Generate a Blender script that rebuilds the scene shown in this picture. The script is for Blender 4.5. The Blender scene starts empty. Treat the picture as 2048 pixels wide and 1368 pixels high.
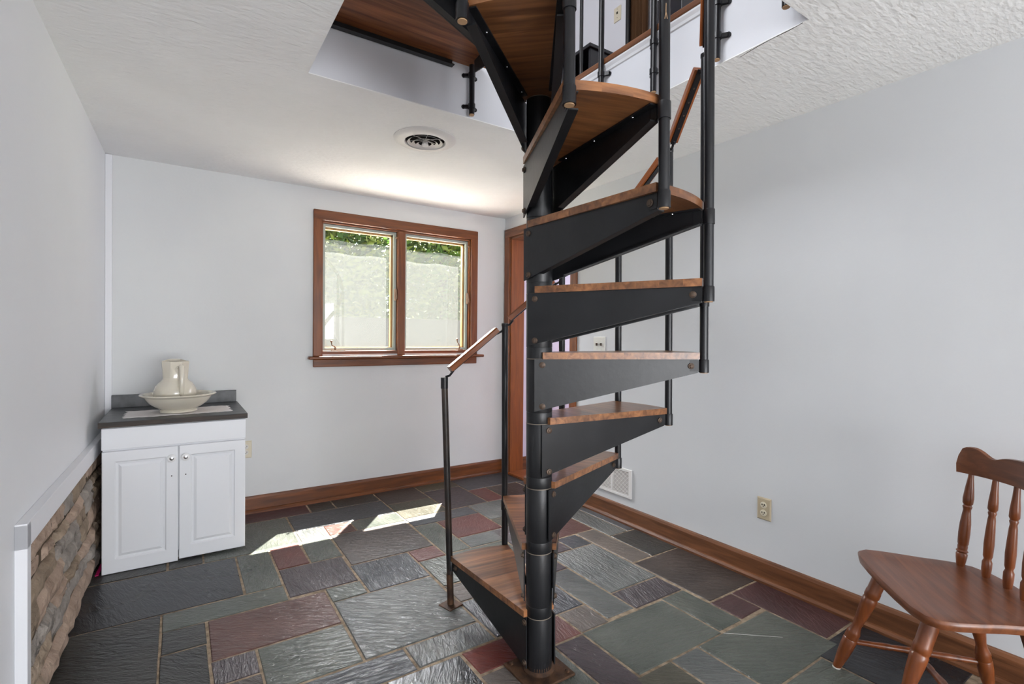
import bpy, bmesh, math, random
from mathutils import Vector, Matrix
random.seed(7)
C = bpy.context.scene.collection
SC = bpy.context.scene
# ------------------------------------------------------------------ camera
F_PX = 1005.83; H = 1.30
YAW, PITCH, ROLL = .5849, -.00998, .0092
fw = Vector((math.sin(YAW)*math.cos(PITCH), math.cos(YAW)*math.cos(PITCH), math.sin(PITCH)))
r0 = Vector((math.cos(YAW), -math.sin(YAW), 0)); u0 = r0.cross(fw)
rt = r0*math.cos(ROLL) + u0*math.sin(ROLL); up = -r0*math.sin(ROLL) + u0*math.cos(ROLL)
cam_d = bpy.data.cameras.new('camera'); cam = bpy.data.objects.new('camera', cam_d); C.objects.link(cam)
cam_d.sensor_width = 36; cam_d.lens = F_PX/2048*36; cam_d.clip_start = .02
m = Matrix.Identity(4)
for i in range(3):
    m[i][0] = rt[i]; m[i][1] = up[i]; m[i][2] = -fw[i]
m[2][3] = H
cam.matrix_world = m
SC.camera = cam
# ------------------------------------------------------------------ world, sun, daylight and added fill lamps, exposure
vs = SC.view_settings
vs.view_transform = 'Standard'; vs.look = 'None'; vs.gamma = 1; vs.use_curve_mapping = False
vs.exposure = 0.0
w = bpy.data.worlds.new('sky'); SC.world = w; w.use_nodes = True
bg = w.node_tree.nodes['Background']; bg.inputs[0].default_value = (.80, .88, 1.0, 1); bg.inputs[1].default_value = 2.4
sun_d = bpy.data.lights.new('sun', 'SUN'); sun_d.energy = 115; sun_d.angle = .009; sun_d.color = (1, .96, .88)
sun = bpy.data.objects.new('sun', sun_d); C.objects.link(sun)
sun.rotation_euler = Vector((.32, .425, 1)).to_track_quat('Z', 'Y').to_euler()
def area(name, loc, look, sx, sy, power, col=(1, 1, 1)):
    d = bpy.data.lights.new(name, 'AREA'); d.shape = 'RECTANGLE'; d.size = sx; d.size_y = sy; d.energy = power; d.color = col
    o = bpy.data.objects.new(name, d); C.objects.link(o); o.location = loc
    o.rotation_euler = (-Vector(look)).to_track_quat('Z', 'Y').to_euler(); return o
area('fill_lamp_rear', (.75, -4.33, .95), (0, 1, .9), 2.2, 1.75, 185, (.985, .99, 1))  # added fill lamp behind the viewer, outside a made-up opening
area('daylight_side_window', (2.80, -3.05, 1.25), (-1, .9, 0), 1.5, 1.5, 60, (.985, .985, 1))
area('fill_lamp_sky_back', (1.2, 6.5, 3.9), (.05, -1, -.92), 3.4, 2.0, 1600, (.95, .97, 1))  # extra lamp outdoors, out of view, added to boost sky light through the window
area('fill_lamp_upper', (-.62, 1.2, 4.1), (1, .1, -.15), 1.6, 1.4, 75, (.97, .98, 1))  # lamp added to brighten the upper storey; its opening is made up
area('daylight_hall_window', (4.56, 3.4, 1.5), (-1, 0, 0), 1.0, 1.3, 15, (.98, .96, 1))
# ------------------------------------------------------------------ materials
def lin(r, g, b):
    f = lambda c: ((c/255+.055)/1.055)**2.4 if c/255 > .04045 else c/255/12.92
    return (f(r), f(g), f(b), 1)
def mat(name, col, rough=.5, spec=.5, metal=0, col2=None, scale=8, stretch=(1, 1, 1), bump=0, bscale=None, detail=4, ramp=(.35, .65), bstretch=None, coat=0, bdist=.01):
    M = bpy.data.materials.new(name); M.use_nodes = True
    N = M.node_tree.nodes; L = M.node_tree.links; P = N['Principled BSDF']
    P.inputs['Base Color'].default_value = col; P.inputs['Roughness'].default_value = rough
    P.inputs['Specular IOR Level'].default_value = spec; P.inputs['Metallic'].default_value = metal
    P.inputs['Coat Weight'].default_value = coat
    tc = N.new('ShaderNodeTexCoord')
    def noise(sc, st):
        mp = N.new('ShaderNodeMapping'); mp.inputs['Scale'].default_value = st
        L.new(tc.outputs['Object'], mp.inputs[0])
        n = N.new('ShaderNodeTexNoise'); n.inputs['Scale'].default_value = sc; n.inputs['Detail'].default_value = detail
        L.new(mp.outputs[0], n.inputs['Vector']); return n
    if col2:
        n = noise(scale, stretch); r = N.new('ShaderNodeValToRGB')
        r.color_ramp.elements[0].position = ramp[0]; r.color_ramp.elements[1].position = ramp[1]
        r.color_ramp.elements[0].color = col; r.color_ramp.elements[1].color = col2
        L.new(n.outputs['Fac'], r.inputs[0]); L.new(r.outputs[0], P.inputs['Base Color'])
    if bump:
        n = noise(bscale or scale, bstretch or stretch); b = N.new('ShaderNodeBump')
        b.inputs['Strength'].default_value = bump; b.inputs['Distance'].default_value = bdist
        L.new(n.outputs['Fac'], b.inputs['Height']); L.new(b.outputs[0], P.inputs['Normal'])
    return M
def wood_mat(name, dark, light, rough=.35, band=0, axis=1, gscale=3.0, coat=.15):
    """grain runs along the local axis; boards of width band lie side by side across it"""
    M = bpy.data.materials.new(name); M.use_nodes = True
    N = M.node_tree.nodes; L = M.node_tree.links; P = N['Principled BSDF']
    P.inputs['Roughness'].default_value = rough; P.inputs['Coat Weight'].default_value = coat; P.inputs['Coat Roughness'].default_value = .25
    tc = N.new('ShaderNodeTexCoord'); mp = N.new('ShaderNodeMapping')
    st = [14, 14, 14]; st[axis] = 1.2; mp.inputs['Scale'].default_value = st
    vec = tc.outputs['Object']
    if band:
        sx = N.new('ShaderNodeSeparateXYZ'); L.new(vec, sx.inputs[0])
        dv = N.new('ShaderNodeMath'); dv.operation = 'DIVIDE'; dv.inputs[1].default_value = band
        L.new(sx.outputs[0 if axis else 1], dv.inputs[0])
        fl = N.new('ShaderNodeMath'); fl.operation = 'FLOOR'; L.new(dv.outputs[0], fl.inputs[0])
        oi = N.new('ShaderNodeObjectInfo'); ad = N.new('ShaderNodeMath'); ad.operation = 'MULTIPLY_ADD'; ad.inputs[1].default_value = 37.0
        L.new(oi.outputs['Random'], ad.inputs[0]); L.new(fl.outputs[0], ad.inputs[2])
        wn = N.new('ShaderNodeTexWhiteNoise'); wn.noise_dimensions = '1D'; L.new(ad.outputs[0], wn.inputs['W'])
        off = N.new('ShaderNodeVectorMath'); off.operation = 'ADD'; L.new(vec, off.inputs[0])
        cx = N.new('ShaderNodeVectorMath'); cx.operation = 'SCALE'; cx.inputs[3].default_value = 5; L.new(wn.outputs['Color'], cx.inputs[0]); L.new(cx.outputs[0], off.inputs[1])
        vec = off.outputs[0]
    L.new(vec, mp.inputs[0])
    n = N.new('ShaderNodeTexNoise'); n.inputs['Scale'].default_value = gscale; n.inputs['Detail'].default_value = 6; n.inputs['Distortion'].default_value = .6
    L.new(mp.outputs[0], n.inputs['Vector'])
    r = N.new('ShaderNodeValToRGB'); r.color_ramp.elements[0].position = .3; r.color_ramp.elements[1].position = .7
    r.color_ramp.elements[0].color = dark; r.color_ramp.elements[1].color = light
    L.new(n.outputs['Fac'], r.inputs[0]); out = r.outputs[0]
    if band:
        hs = N.new('ShaderNodeHueSaturation'); mr = N.new('ShaderNodeMapRange'); mr.inputs['To Min'].default_value = .7; mr.inputs['To Max'].default_value = 1.25
        L.new(wn.outputs['Value'], mr.inputs[0]); L.new(mr.outputs[0], hs.inputs['Value']); L.new(out, hs.inputs['Color']); out = hs.outputs[0]
    L.new(out, P.inputs['Base Color'])
    b = N.new('ShaderNodeBump'); b.inputs['Strength'].default_value = .12; b.inputs['Distance'].default_value = .004
    L.new(n.outputs['Fac'], b.inputs['Height']); L.new(b.outputs[0], P.inputs['Normal'])
    return M
def slate_mat(name, a, b, rough=.3, relief=.85):
    a = tuple(c*.84 for c in a[:3])+(1,); b = tuple(c*.84 for c in b[:3])+(1,)
    M = bpy.data.materials.new(name); M.use_nodes = True
    N = M.node_tree.nodes; L = M.node_tree.links; P = N['Principled BSDF']
    P.inputs['Roughness'].default_value = rough; P.inputs['Specular IOR Level'].default_value = .5
    tc = N.new('ShaderNodeTexCoord'); oi = N.new('ShaderNodeObjectInfo')
    cmb = N.new('ShaderNodeVectorMath'); cmb.operation = 'MULTIPLY_ADD'; cmb.inputs[1].default_value = (31, 17, 9)
    L.new(oi.outputs['Random'], cmb.inputs[0]); L.new(tc.outputs['Object'], cmb.inputs[2])
    rot = N.new('ShaderNodeVectorRotate'); rot.rotation_type = 'Z_AXIS'
    ra = N.new('ShaderNodeMath'); ra.operation = 'MULTIPLY'; ra.inputs[1].default_value = 2.2; L.new(oi.outputs['Random'], ra.inputs[0]); L.new(ra.outputs[0], rot.inputs['Angle'])
    L.new(cmb.outputs[0], rot.inputs['Vector'])
    n1 = N.new('ShaderNodeTexNoise'); n1.inputs['Scale'].default_value = 5; n1.inputs['Detail'].default_value = 5; L.new(rot.outputs[0], n1.inputs['Vector'])
    r = N.new('ShaderNodeValToRGB'); r.color_ramp.elements[0].position = .3; r.color_ramp.elements[1].position = .7
    r.color_ramp.elements[0].color = a; r.color_ramp.elements[1].color = b
    L.new(n1.outputs['Fac'], r.inputs[0]); L.new(r.outputs[0], P.inputs['Base Color'])
    mp = N.new('ShaderNodeMapping'); mp.inputs['Scale'].default_value = (7, 30, 8); L.new(rot.outputs[0], mp.inputs[0])
    n2 = N.new('ShaderNodeTexNoise'); n2.inputs['Scale'].default_value = 1.7; n2.inputs['Detail'].default_value = 4; n2.inputs['Roughness'].default_value = .55; n2.inputs['Distortion'].default_value = 1.1
    L.new(mp.outputs[0], n2.inputs['Vector'])
    n3 = N.new('ShaderNodeTexNoise'); n3.inputs['Scale'].default_value = 70; n3.inputs['Detail'].default_value = 3; L.new(rot.outputs[0], n3.inputs['Vector'])
    ms = N.new('ShaderNodeMath'); ms.operation = 'MULTIPLY_ADD'; ms.inputs[1].default_value = .12; L.new(n3.outputs['Fac'], ms.inputs[0]); L.new(n2.outputs['Fac'], ms.inputs[2])
    bp = N.new('ShaderNodeBump'); bp.inputs['Strength'].default_value = relief; bp.inputs['Distance'].default_value = .011
    L.new(ms.outputs[0], bp.inputs['Height']); L.new(bp.outputs[0], P.inputs['Normal'])
    rr = N.new('ShaderNodeMapRange'); rr.inputs['To Min'].default_value = rough-.1; rr.inputs['To Max'].default_value = rough+.14
    L.new(n1.outputs['Fac'], rr.inputs[0]); L.new(rr.outputs[0], P.inputs['Roughness'])
    return M
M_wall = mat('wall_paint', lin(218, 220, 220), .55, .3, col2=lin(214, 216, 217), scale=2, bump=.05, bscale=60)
M_walll = mat('wall_paint_left_lightened', lin(234, 236, 239), .5, .3, col2=lin(231, 233, 236), scale=1.2, bump=.05, bscale=60)  # wall paint with the brighter light on this wall put into its tone
M_wallr = mat('wall_paint_right_dimmed', lin(213, 215, 217), .5, .3, col2=lin(209, 211, 214), scale=1.2, bump=.05, bscale=60)  # wall paint darkened to carry the dimmer light along this wall
M_lav = mat('hall_paint', lin(206, 203, 220), .6, .3, bump=.04, bscale=60)
M_ceil = mat('ceiling_plaster', lin(246, 247, 247), .85, .2, col2=lin(242, 243, 243), scale=3, bump=.42, bscale=26, bstretch=(1, 2.3, 1), detail=6, bdist=.012)
M_fascia = mat('fascia_paint', lin(222, 224, 230), .6, .3, bump=.05, bscale=30)
M_trimw = mat('white_trim_paint', lin(228, 229, 233), .4, .4, bump=.03, bscale=30)
M_grout = mat('mortar', lin(172, 154, 132), .85, .2, col2=lin(122, 106, 88), scale=30, bump=.4, bscale=90)
M_base = wood_mat('stained_trim_wood', lin(80, 42, 17), lin(124, 70, 32), .38, axis=0)
M_basey = wood_mat('stained_trim_wood_y', lin(84, 50, 30), lin(130, 84, 54), .38, axis=1)
M_casez = wood_mat('stained_casing_wood', lin(98, 50, 16), lin(134, 74, 28), .38, axis=2)
M_casex = wood_mat('stained_casing_wood_x', lin(90, 46, 16), lin(128, 70, 28), .38, axis=0)
M_tread = wood_mat('oak_tread', lin(96, 60, 38), lin(160, 108, 68), .3, band=.075, axis=1)
M_land = wood_mat('oak_landing', lin(104, 58, 34), lin(158, 98, 60), .4, band=.09, axis=0)
M_rail = wood_mat('rail_wood', lin(112, 60, 30), lin(160, 92, 48), .3, axis=0)
M_black = mat('black_enamel', (.007, .0075, .009, 1), .36, .42, col2=(.014, .0145, .0165, 1), scale=6, bump=.05, bscale=45)
M_tube = mat('black_tube_enamel', (.007, .007, .009, 1), .32, .42)
M_rust = mat('rusty_steel', lin(52, 36, 26), .65, .4, .2, col2=lin(92, 64, 44), scale=22, bump=.3, bscale=60)
M_bolt = mat('rusty_bolt', lin(98, 80, 66), .5, .5, .4, col2=lin(66, 54, 47), scale=60)
M_steel = mat('bright_screw', (.7, .7, .72, 1), .25, .5, 1)
M_ring = mat('worn_bronze', lin(120, 110, 98), .5, .5, .3)
M_plug = mat('plug_wood', lin(176, 142, 108), .6, .3)
M_cabw = mat('white_laminate', lin(230, 232, 236), .28, .5)
M_knob = mat('chrome', (.75, .75, .77, 1), .15, .5, 1)
M_knobw = mat('white_porcelain', lin(236, 236, 236), .15)
M_counter = mat('dark_laminate', lin(50, 51, 54), .38, .5, col2=lin(76, 78, 80), scale=16)
M_cedge = mat('worn_counter_edge', lin(34, 27, 22), .5, .4, col2=lin(62, 46, 34), scale=18, stretch=(.4, 1, 6))
M_ceram = mat('cream_ironstone', lin(217, 211, 196), .14, .5, col2=lin(208, 201, 184), scale=5, coat=.4)
M_cloth = mat('white_linen', lin(232, 227, 226), .9, .1, bump=.25, bscale=120)
M_chair = wood_mat('maple_stain', lin(88, 42, 17), lin(128, 68, 30), .3, axis=2, coat=.2)
M_seat = wood_mat('maple_stain_seat', lin(92, 50, 28), lin(126, 74, 44), .33, axis=0, coat=.15)
M_ivory = mat('ivory_plastic', lin(186, 172, 146), .4, .4)
M_ivory2 = mat('light_ivory_plastic', lin(216, 208, 186), .35, .4)
M_wplate = mat('white_plate', lin(220, 219, 212), .35, .4)
M_dark = mat('dark_void', lin(20, 16, 15), .9, .1)
M_vent = mat('white_enamel_vent', lin(228, 226, 224), .4, .4)
M_sash = mat('sash_vinyl', lin(178, 190, 182), .4, .4)
M_stop = wood_mat('glazing_stop_wood', lin(150, 104, 56), lin(190, 150, 98), .45, axis=2)
M_latch = mat('bronze_latch', lin(140, 112, 92), .35, .5, .6)
M_pink = mat('magenta_tape', lin(206, 24, 112), .5, .4)
M_bark = mat('bark', lin(70, 56, 44), .9, .1, col2=lin(96, 80, 64), scale=20)
M_roofx = mat('grey_shingle', (.0085, .0085, .009, 1), 1, 0, col2=(.006, .006, .0065, 1), scale=30, stretch=(1, 4, 1))
M_skyl = mat('skylight_glass', (.03, .03, .032, 1), .9, .02)
M_grass = mat('lawn', (.10, .12, .06, 1), .9, .1, col2=(.13, .15, .08, 1), scale=6)
M_eave = mat('eave_board', lin(210, 205, 196), .7, .2)
M_curt = mat('brown_curtain', lin(92, 66, 46), .8, .1, col2=lin(74, 52, 36), scale=10, stretch=(1, 1, .1))
M_boxw = mat('oak_box', lin(170, 110, 66), .5)
M_blackw = mat('black_lacquer', (.012, .012, .016, 1), .3, .5)
SL = {
 'green': slate_mat('slate_green', lin(80, 86, 79), lin(106, 109, 101)),
 'grey':  slate_mat('slate_grey', lin(88, 92, 91), lin(118, 119, 116), .32, 1.0),
 'blue':  slate_mat('slate_blue', lin(60, 64, 69), lin(86, 88, 92), .32, .9),
 'dark':  slate_mat('slate_dark', lin(44, 45, 44), lin(68, 67, 63), .32),
 'black': slate_mat('slate_black', lin(34, 36, 40), lin(50, 52, 56), .27, .3),
 'red':   slate_mat('slate_red', lin(92, 50, 45), lin(116, 68, 60), .38, .6),
 'redb':  slate_mat('slate_red_brown', lin(86, 57, 51), lin(108, 74, 66), .36),
 'deepred': slate_mat('slate_deep_red', lin(96, 38, 30), lin(118, 50, 40), .32, .5),
 'wine':  slate_mat('slate_wine', lin(68, 45, 46), lin(88, 58, 57), .38, .5),
 'purple': slate_mat('slate_purple', lin(66, 58, 61), lin(88, 78, 81), .36),
 'brown': slate_mat('slate_brown', lin(63, 55, 51), lin(84, 73, 67), .38, .6),
 'olive': slate_mat('slate_olive', lin(72, 71, 59), lin(94, 90, 76), .38),
 'taupe': slate_mat('slate_taupe', lin(98, 91, 86), lin(120, 109, 101), .38),
}
def stone_mat(name, a, b):
    return mat(name, a, .85, .2, col2=b, scale=9, bump=.9, bscale=22, detail=8, bdist=.03, ramp=(.3, .7))
M_stones = [stone_mat('fieldstone_tan', lin(128, 112, 96), lin(182, 164, 144)), stone_mat('fieldstone_grey', lin(116, 110, 104), lin(168, 160, 152)),
            stone_mat('fieldstone_brown', lin(112, 98, 84), lin(164, 146, 126)), stone_mat('fieldstone_pink', lin(140, 120, 106), lin(188, 166, 148))]
M_smort = mat('stone_mortar', lin(104, 90, 74), .9, .1, col2=lin(74, 64, 54), scale=14, bump=.5, bscale=50)
def glass_mat():
    M = bpy.data.materials.new('window_glass'); M.use_nodes = True
    N = M.node_tree.nodes; L = M.node_tree.links
    for n in list(N):
        if n.type == 'BSDF_PRINCIPLED': N.remove(n)
    t = N.new('ShaderNodeBsdfTransparent'); g = N.new('ShaderNodeBsdfGlossy'); g.inputs['Roughness'].default_value = .02
    lw = N.new('ShaderNodeLayerWeight'); pw = N.new('ShaderNodeMath'); pw.operation = 'POWER'; pw.inputs[1].default_value = 5
    fr = N.new('ShaderNodeMath'); fr.operation = 'MULTIPLY_ADD'; fr.inputs[1].default_value = .6; fr.inputs[2].default_value = .03; mx = N.new('ShaderNodeMixShader')
    L.new(lw.outputs['Facing'], pw.inputs[0]); L.new(pw.outputs[0], fr.inputs[0])
    L.new(fr.outputs[0], mx.inputs[0]); L.new(t.outputs[0], mx.inputs[1]); L.new(g.outputs[0], mx.inputs[2]); L.new(mx.outputs[0], N['Material Output'].inputs[0])
    return M
def screen_mat(name, opacity):
    M = bpy.data.materials.new(name); M.use_nodes = True
    N = M.node_tree.nodes; L = M.node_tree.links
    for n in list(N):
        if n.type == 'BSDF_PRINCIPLED': N.remove(n)
    t = N.new('ShaderNodeBsdfTransparent'); d = N.new('ShaderNodeBsdfTranslucent'); d.inputs[0].default_value = (.052, .054, .051, 1)
    tc = N.new('ShaderNodeTexCoord'); nz = N.new('ShaderNodeTexNoise'); nz.inputs['Scale'].default_value = 45; nz.inputs['Detail'].default_value = 4; L.new(tc.outputs['Object'], nz.inputs['Vector'])
    mr = N.new('ShaderNodeMapRange'); mr.inputs['To Min'].default_value = opacity-.12; mr.inputs['To Max'].default_value = opacity+.12; L.new(nz.outputs['Fac'], mr.inputs[0])
    mx = N.new('ShaderNodeMixShader'); L.new(mr.outputs[0], mx.inputs[0])
    L.new(t.outputs[0], mx.inputs[1]); L.new(d.outputs[0], mx.inputs[2]); L.new(mx.outputs[0], N['Material Output'].inputs[0])
    return M
def leaf_mat(name, c):
    M = bpy.data.materials.new(name); M.use_nodes = True
    N = M.node_tree.nodes; L = M.node_tree.links; P = N['Principled BSDF']
    P.inputs['Base Color'].default_value = c; P.inputs['Roughness'].default_value = .6
    t = N.new('ShaderNodeBsdfTranslucent'); t.inputs[0].default_value = c; mx = N.new('ShaderNodeMixShader'); mx.inputs[0].default_value = .4
    L.new(P.outputs[0], mx.inputs[1]); L.new(t.outputs[0], mx.inputs[2]); L.new(mx.outputs[0], N['Material Output'].inputs[0])
    return M
M_glass = glass_mat(); M_scr1 = screen_mat('thin_insect_screen', .3); M_scr2 = screen_mat('dusty_insect_screen', .5)
M_leaf = [leaf_mat('leaf_green', (.085, .165, .02, 1)), leaf_mat('leaf_yellow_green', (.19, .24, .035, 1)), leaf_mat('leaf_deep_green', (.05, .105, .016, 1))]
# ------------------------------------------------------------------ mesh helpers
class MB:
    def __init__(s): s.v = []; s.f = []
    def add(s, vs, fs):
        o = len(s.v); s.v += [tuple(v) for v in vs]; s.f += [tuple(i+o for i in f) for f in fs]; return s
    def box(s, x0, x1, y0, y1, z0, z1):
        return s.add([(x0,y0,z0),(x1,y0,z0),(x1,y1,z0),(x0,y1,z0),(x0,y0,z1),(x1,y0,z1),(x1,y1,z1),(x0,y1,z1)],
                     [(3,2,1,0),(4,5,6,7),(0,1,5,4),(1,2,6,5),(2,3,7,6),(3,0,4,7)])
    def prism(s, poly, z0, z1):
        n = len(poly)
        vs = [(x,y,z0) for x,y in poly]+[(x,y,z1) for x,y in poly]
        fs = [tuple(range(n-1,-1,-1)), tuple(range(n,2*n))]+[(i,(i+1)%n,n+(i+1)%n,n+i) for i in range(n)]
        return s.add(vs, fs)
    def lathe(s, prof, n=24, cap=True, M=None):
        vs = []; fs = []
        for r,z in prof:
            for i in range(n):
                a = 2*math.pi*i/n; vs.append(Vector((r*math.cos(a), r*math.sin(a), z)))
        for j in range(len(prof)-1):
            for i in range(n):
                k = (i+1)%n; fs.append((j*n+i, j*n+k, (j+1)*n+k, (j+1)*n+i))
        if cap:
            fs.append(tuple(range(n-1,-1,-1))); b = (len(prof)-1)*n; fs.append(tuple(range(b,b+n)))
        if M: vs = [M@v for v in vs]
        return s.add(vs, fs)
    def cyl(s, p0, p1, r, n=16, r1=None):
        p0 = Vector(p0); p1 = Vector(p1); d = p1-p0
        M = Matrix.Translation(p0)@d.to_track_quat('Z','Y').to_matrix().to_4x4()
        return s.lathe([(r,0),(r if r1 is None else r1,d.length)], n, True, M)
    def turned(s, p0, p1, prof, n=18):
        """prof: (radius, fraction along p0-p1)"""
        p0 = Vector(p0); p1 = Vector(p1); d = p1-p0
        M = Matrix.Translation(p0)@d.to_track_quat('Z','Y').to_matrix().to_4x4()
        return s.lathe([(r,t*d.length) for r,t in prof], n, True, M)
    def bar(s, p0, p1, w, h, upv=(0,0,1)):
        p0 = Vector(p0); p1 = Vector(p1); d = (p1-p0).normalized(); sd = d.cross(Vector(upv)).normalized(); u = sd.cross(d)
        vs = []
        for p in (p0,p1):
            for a,b in ((-1,-1),(1,-1),(1,1),(-1,1)): vs.append(p+sd*a*w/2+u*b*h/2)
        return s.add(vs, [(3,2,1,0),(4,5,6,7),(0,1,5,4),(1,2,6,5),(2,3,7,6),(3,0,4,7)])
    def tubepath(s, pts, r, n=8):
        pts = [Vector(p) for p in pts]; vs = []; fs = []
        for i,p in enumerate(pts):
            d = (pts[min(i+1,len(pts)-1)]-pts[max(i-1,0)]).normalized()
            a = d.orthogonal().normalized() if i == 0 else (a-d*a.dot(d)).normalized()
            b = d.cross(a); rr = r[i] if isinstance(r, (list,tuple)) else r
            for k in range(n):
                t = 2*math.pi*k/n; vs.append(p+(a*math.cos(t)+b*math.sin(t))*rr)
        for i in range(len(pts)-1):
            for k in range(n):
                q = (k+1)%n; fs.append((i*n+k,i*n+q,(i+1)*n+q,(i+1)*n+k))
        fs.append(tuple(range(n-1,-1,-1))); b0 = (len(pts)-1)*n; fs.append(tuple(range(b0,b0+n)))
        return s.add(vs, fs)
    def mesh(s, name, material, smooth=False):
        me = bpy.data.meshes.new(name); me.from_pydata(s.v, [], s.f); me.update()
        bm = bmesh.new(); bm.from_mesh(me); bmesh.ops.recalc_face_normals(bm, faces=bm.faces); bm.to_mesh(me); bm.free()
        me.materials.append(material)
        if smooth:
            for p in me.polygons: p.use_smooth = True
            me.set_sharp_from_angle(angle=math.radians(38))
        return me
    def build(s, name, material, parent=None, smooth=False, loc=(0,0,0), rot=(0,0,0), bevel=0):
        return link(name, s.mesh(name, material, smooth), parent, loc, rot, bevel)
def link(name, me, parent=None, loc=(0,0,0), rot=(0,0,0), bevel=0):
    o = bpy.data.objects.new(name, me); C.objects.link(o); o.location = loc; o.rotation_euler = rot
    if parent: o.parent = parent
    if bevel:
        b = o.modifiers.new('bevel', 'BEVEL'); b.width = bevel; b.segments = 2; b.limit_method = 'ANGLE'; b.harden_normals = False
    return o
def box(name, a, b, material, parent=None, bevel=0, loc=(0,0,0), rot=(0,0,0)):
    return MB().box(a[0],b[0],a[1],b[1],a[2],b[2]).build(name, material, parent, False, loc, rot, bevel)
def tag(o, label=None, cat=None, group=None, kind=None):
    if label: o['label'] = label
    if cat: o['category'] = cat
    if group: o['group'] = group
    if kind: o['kind'] = kind
    return o
def struct(o, label=None): return tag(o, label, kind='structure')
def empty(name, loc=(0,0,0), rz=0):
    o = bpy.data.objects.new(name, None); C.objects.link(o); o.location = loc; o.rotation_euler = (0,0,rz); o.empty_display_size = .1; return o
# ------------------------------------------------------------------ room shell
ZC = 2.4377; XR = 2.6228; YB = 4.0967; YR = -4.2; XL = -.392
Z2 = 2.755                                    # upper floor level
HX0, HX1, HY0, HY1 = .465, 1.865, .923, 2.325 # stairwell opening
LWANG = -.0163
floor = struct(box('floor', (-.8, YR, -.12), (XR+.1, YB+.12, -.003), M_grout), 'flagstone floor of green, grey, purple and red slate')
TILES = [ # x0,x1,y0,y1,kind : joint centre lines
 (.28,.815,3.87,4.075,'wine'),(.815,.995,3.87,4.075,'dark'),(.995,1.335,3.865,4.075,'dark'),(1.335,1.69,3.735,4.075,'brown'),
 (1.335,1.69,3.385,3.735,'olive'),(1.69,2.035,3.885,4.075,'olive'),(1.69,2.035,3.395,3.885,'purple'),(2.035,2.605,3.73,4.075,'blue'),
 (2.035,2.205,3.395,3.73,'red'),(2.205,2.525,3.395,3.73,'brown'),(2.525,2.605,3.395,3.73,'blue'),
 (.12,.64,3.33,3.87,'green'),(-.05,.12,3.33,3.87,'dark'),(-.41,-.05,3.33,3.87,'dark'),(-.41,.28,3.87,4.075,'dark'),
 (.64,1.335,3.545,3.865,'blue'),(.64,.815,3.33,3.545,'grey'),(.815,.995,3.355,3.545,'redb'),(.995,1.335,3.355,3.545,'green'),
 (.455,.63,3.01,3.33,'red'),(.63,.815,3.01,3.33,'green'),(.815,1.33,2.86,3.355,'brown'),
 (1.335,1.85,3.215,3.385,'blue'),(1.505,1.85,2.88,3.215,'red'),(1.33,1.505,2.705,3.215,'green'),(1.15,1.33,2.695,2.86,'red'),
 (1.85,2.18,3.05,3.395,'grey'),(1.85,2.02,2.88,3.05,'olive'),(1.505,1.85,2.705,2.88,'grey'),(1.33,1.74,2.52,2.705,'green'),(1.74,2.02,2.52,2.88,'purple'),
 (2.02,2.18,2.88,3.05,'brown'),(2.18,2.6,2.9,3.395,'green'),
 (.455,.805,2.66,3.01,'purple'),(.805,1.15,2.505,2.86,'blue'),(.28,.455,2.82,3.33,'green'),(-.065,.455,2.645,2.82,'green'),
 (.625,.805,2.505,2.66,'green'),(.105,.625,2.305,2.645,'redb'),(.455,.625,2.645,2.66,'green'),
 (.625,1.145,1.985,2.505,'grey'),(.27,.625,1.985,2.305,'green'),(.27,.785,1.82,1.985,'blue'),(.785,1.145,1.825,1.985,'grey'),
 (1.15,1.5,2.36,2.695,'green'),(1.15,1.335,2.175,2.36,'taupe'),(1.145,1.335,1.83,2.175,'blue'),(.965,1.315,1.66,1.825,'deepred'),
 (.65,.965,1.4,1.82,'black'),(-.42,.28,2.82,3.33,'black'),(-.45,-.065,2.27,2.82,'dark'),(-.065,.105,2.455,2.645,'dark'),(-.065,.105,2.1,2.455,'dark'),
 (.105,.27,2.13,2.305,'purple'),(.105,.27,1.9,2.13,'brown'),
 (2.525,2.605,2.38,2.9,'blue'),(2.36,2.525,2.38,2.9,'grey'),(2.02,2.36,2.53,2.88,'redb'),(2.19,2.36,2.025,2.53,'taupe'),
 (2.36,2.605,2.025,2.38,'dark'),(2.19,2.605,1.515,2.025,'brown'),(2.02,2.19,2.355,2.53,'blue'),(1.83,2.02,2.355,2.52,'purple'),
 (1.835,2.19,1.84,2.355,'grey'),(1.66,1.835,2.175,2.52,'purple'),(1.655,1.835,1.675,2.175,'grey'),(1.835,2.18,1.67,1.84,'purple'),
 (2.01,2.18,1.335,1.67,'green'),(2.18,2.355,1.34,1.515,'wine'),(2.355,2.61,1.05,1.515,'wine'),(1.485,1.655,1.66,1.835,'taupe'),
 (1.335,1.655,1.835,2.17,'blue'),(1.315,1.485,1.655,1.835,'red'),(1.48,2.01,1.325,1.66,'green'),(1.83,2.355,1.0,1.325,'green'),
 (1.32,1.48,1.2,1.655,'purple'),(1.655,1.83,.9,1.325,'grey'),(1.45,1.655,1.0,1.325,'olive'),(1.15,1.32,1.2,1.66,'green'),
 (1.83,2.2,.66,1.0,'green'),(2.2,2.61,.62,1.05,'black'),(.965,1.15,1.4,1.66,'taupe'),
]
G = .0105
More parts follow.
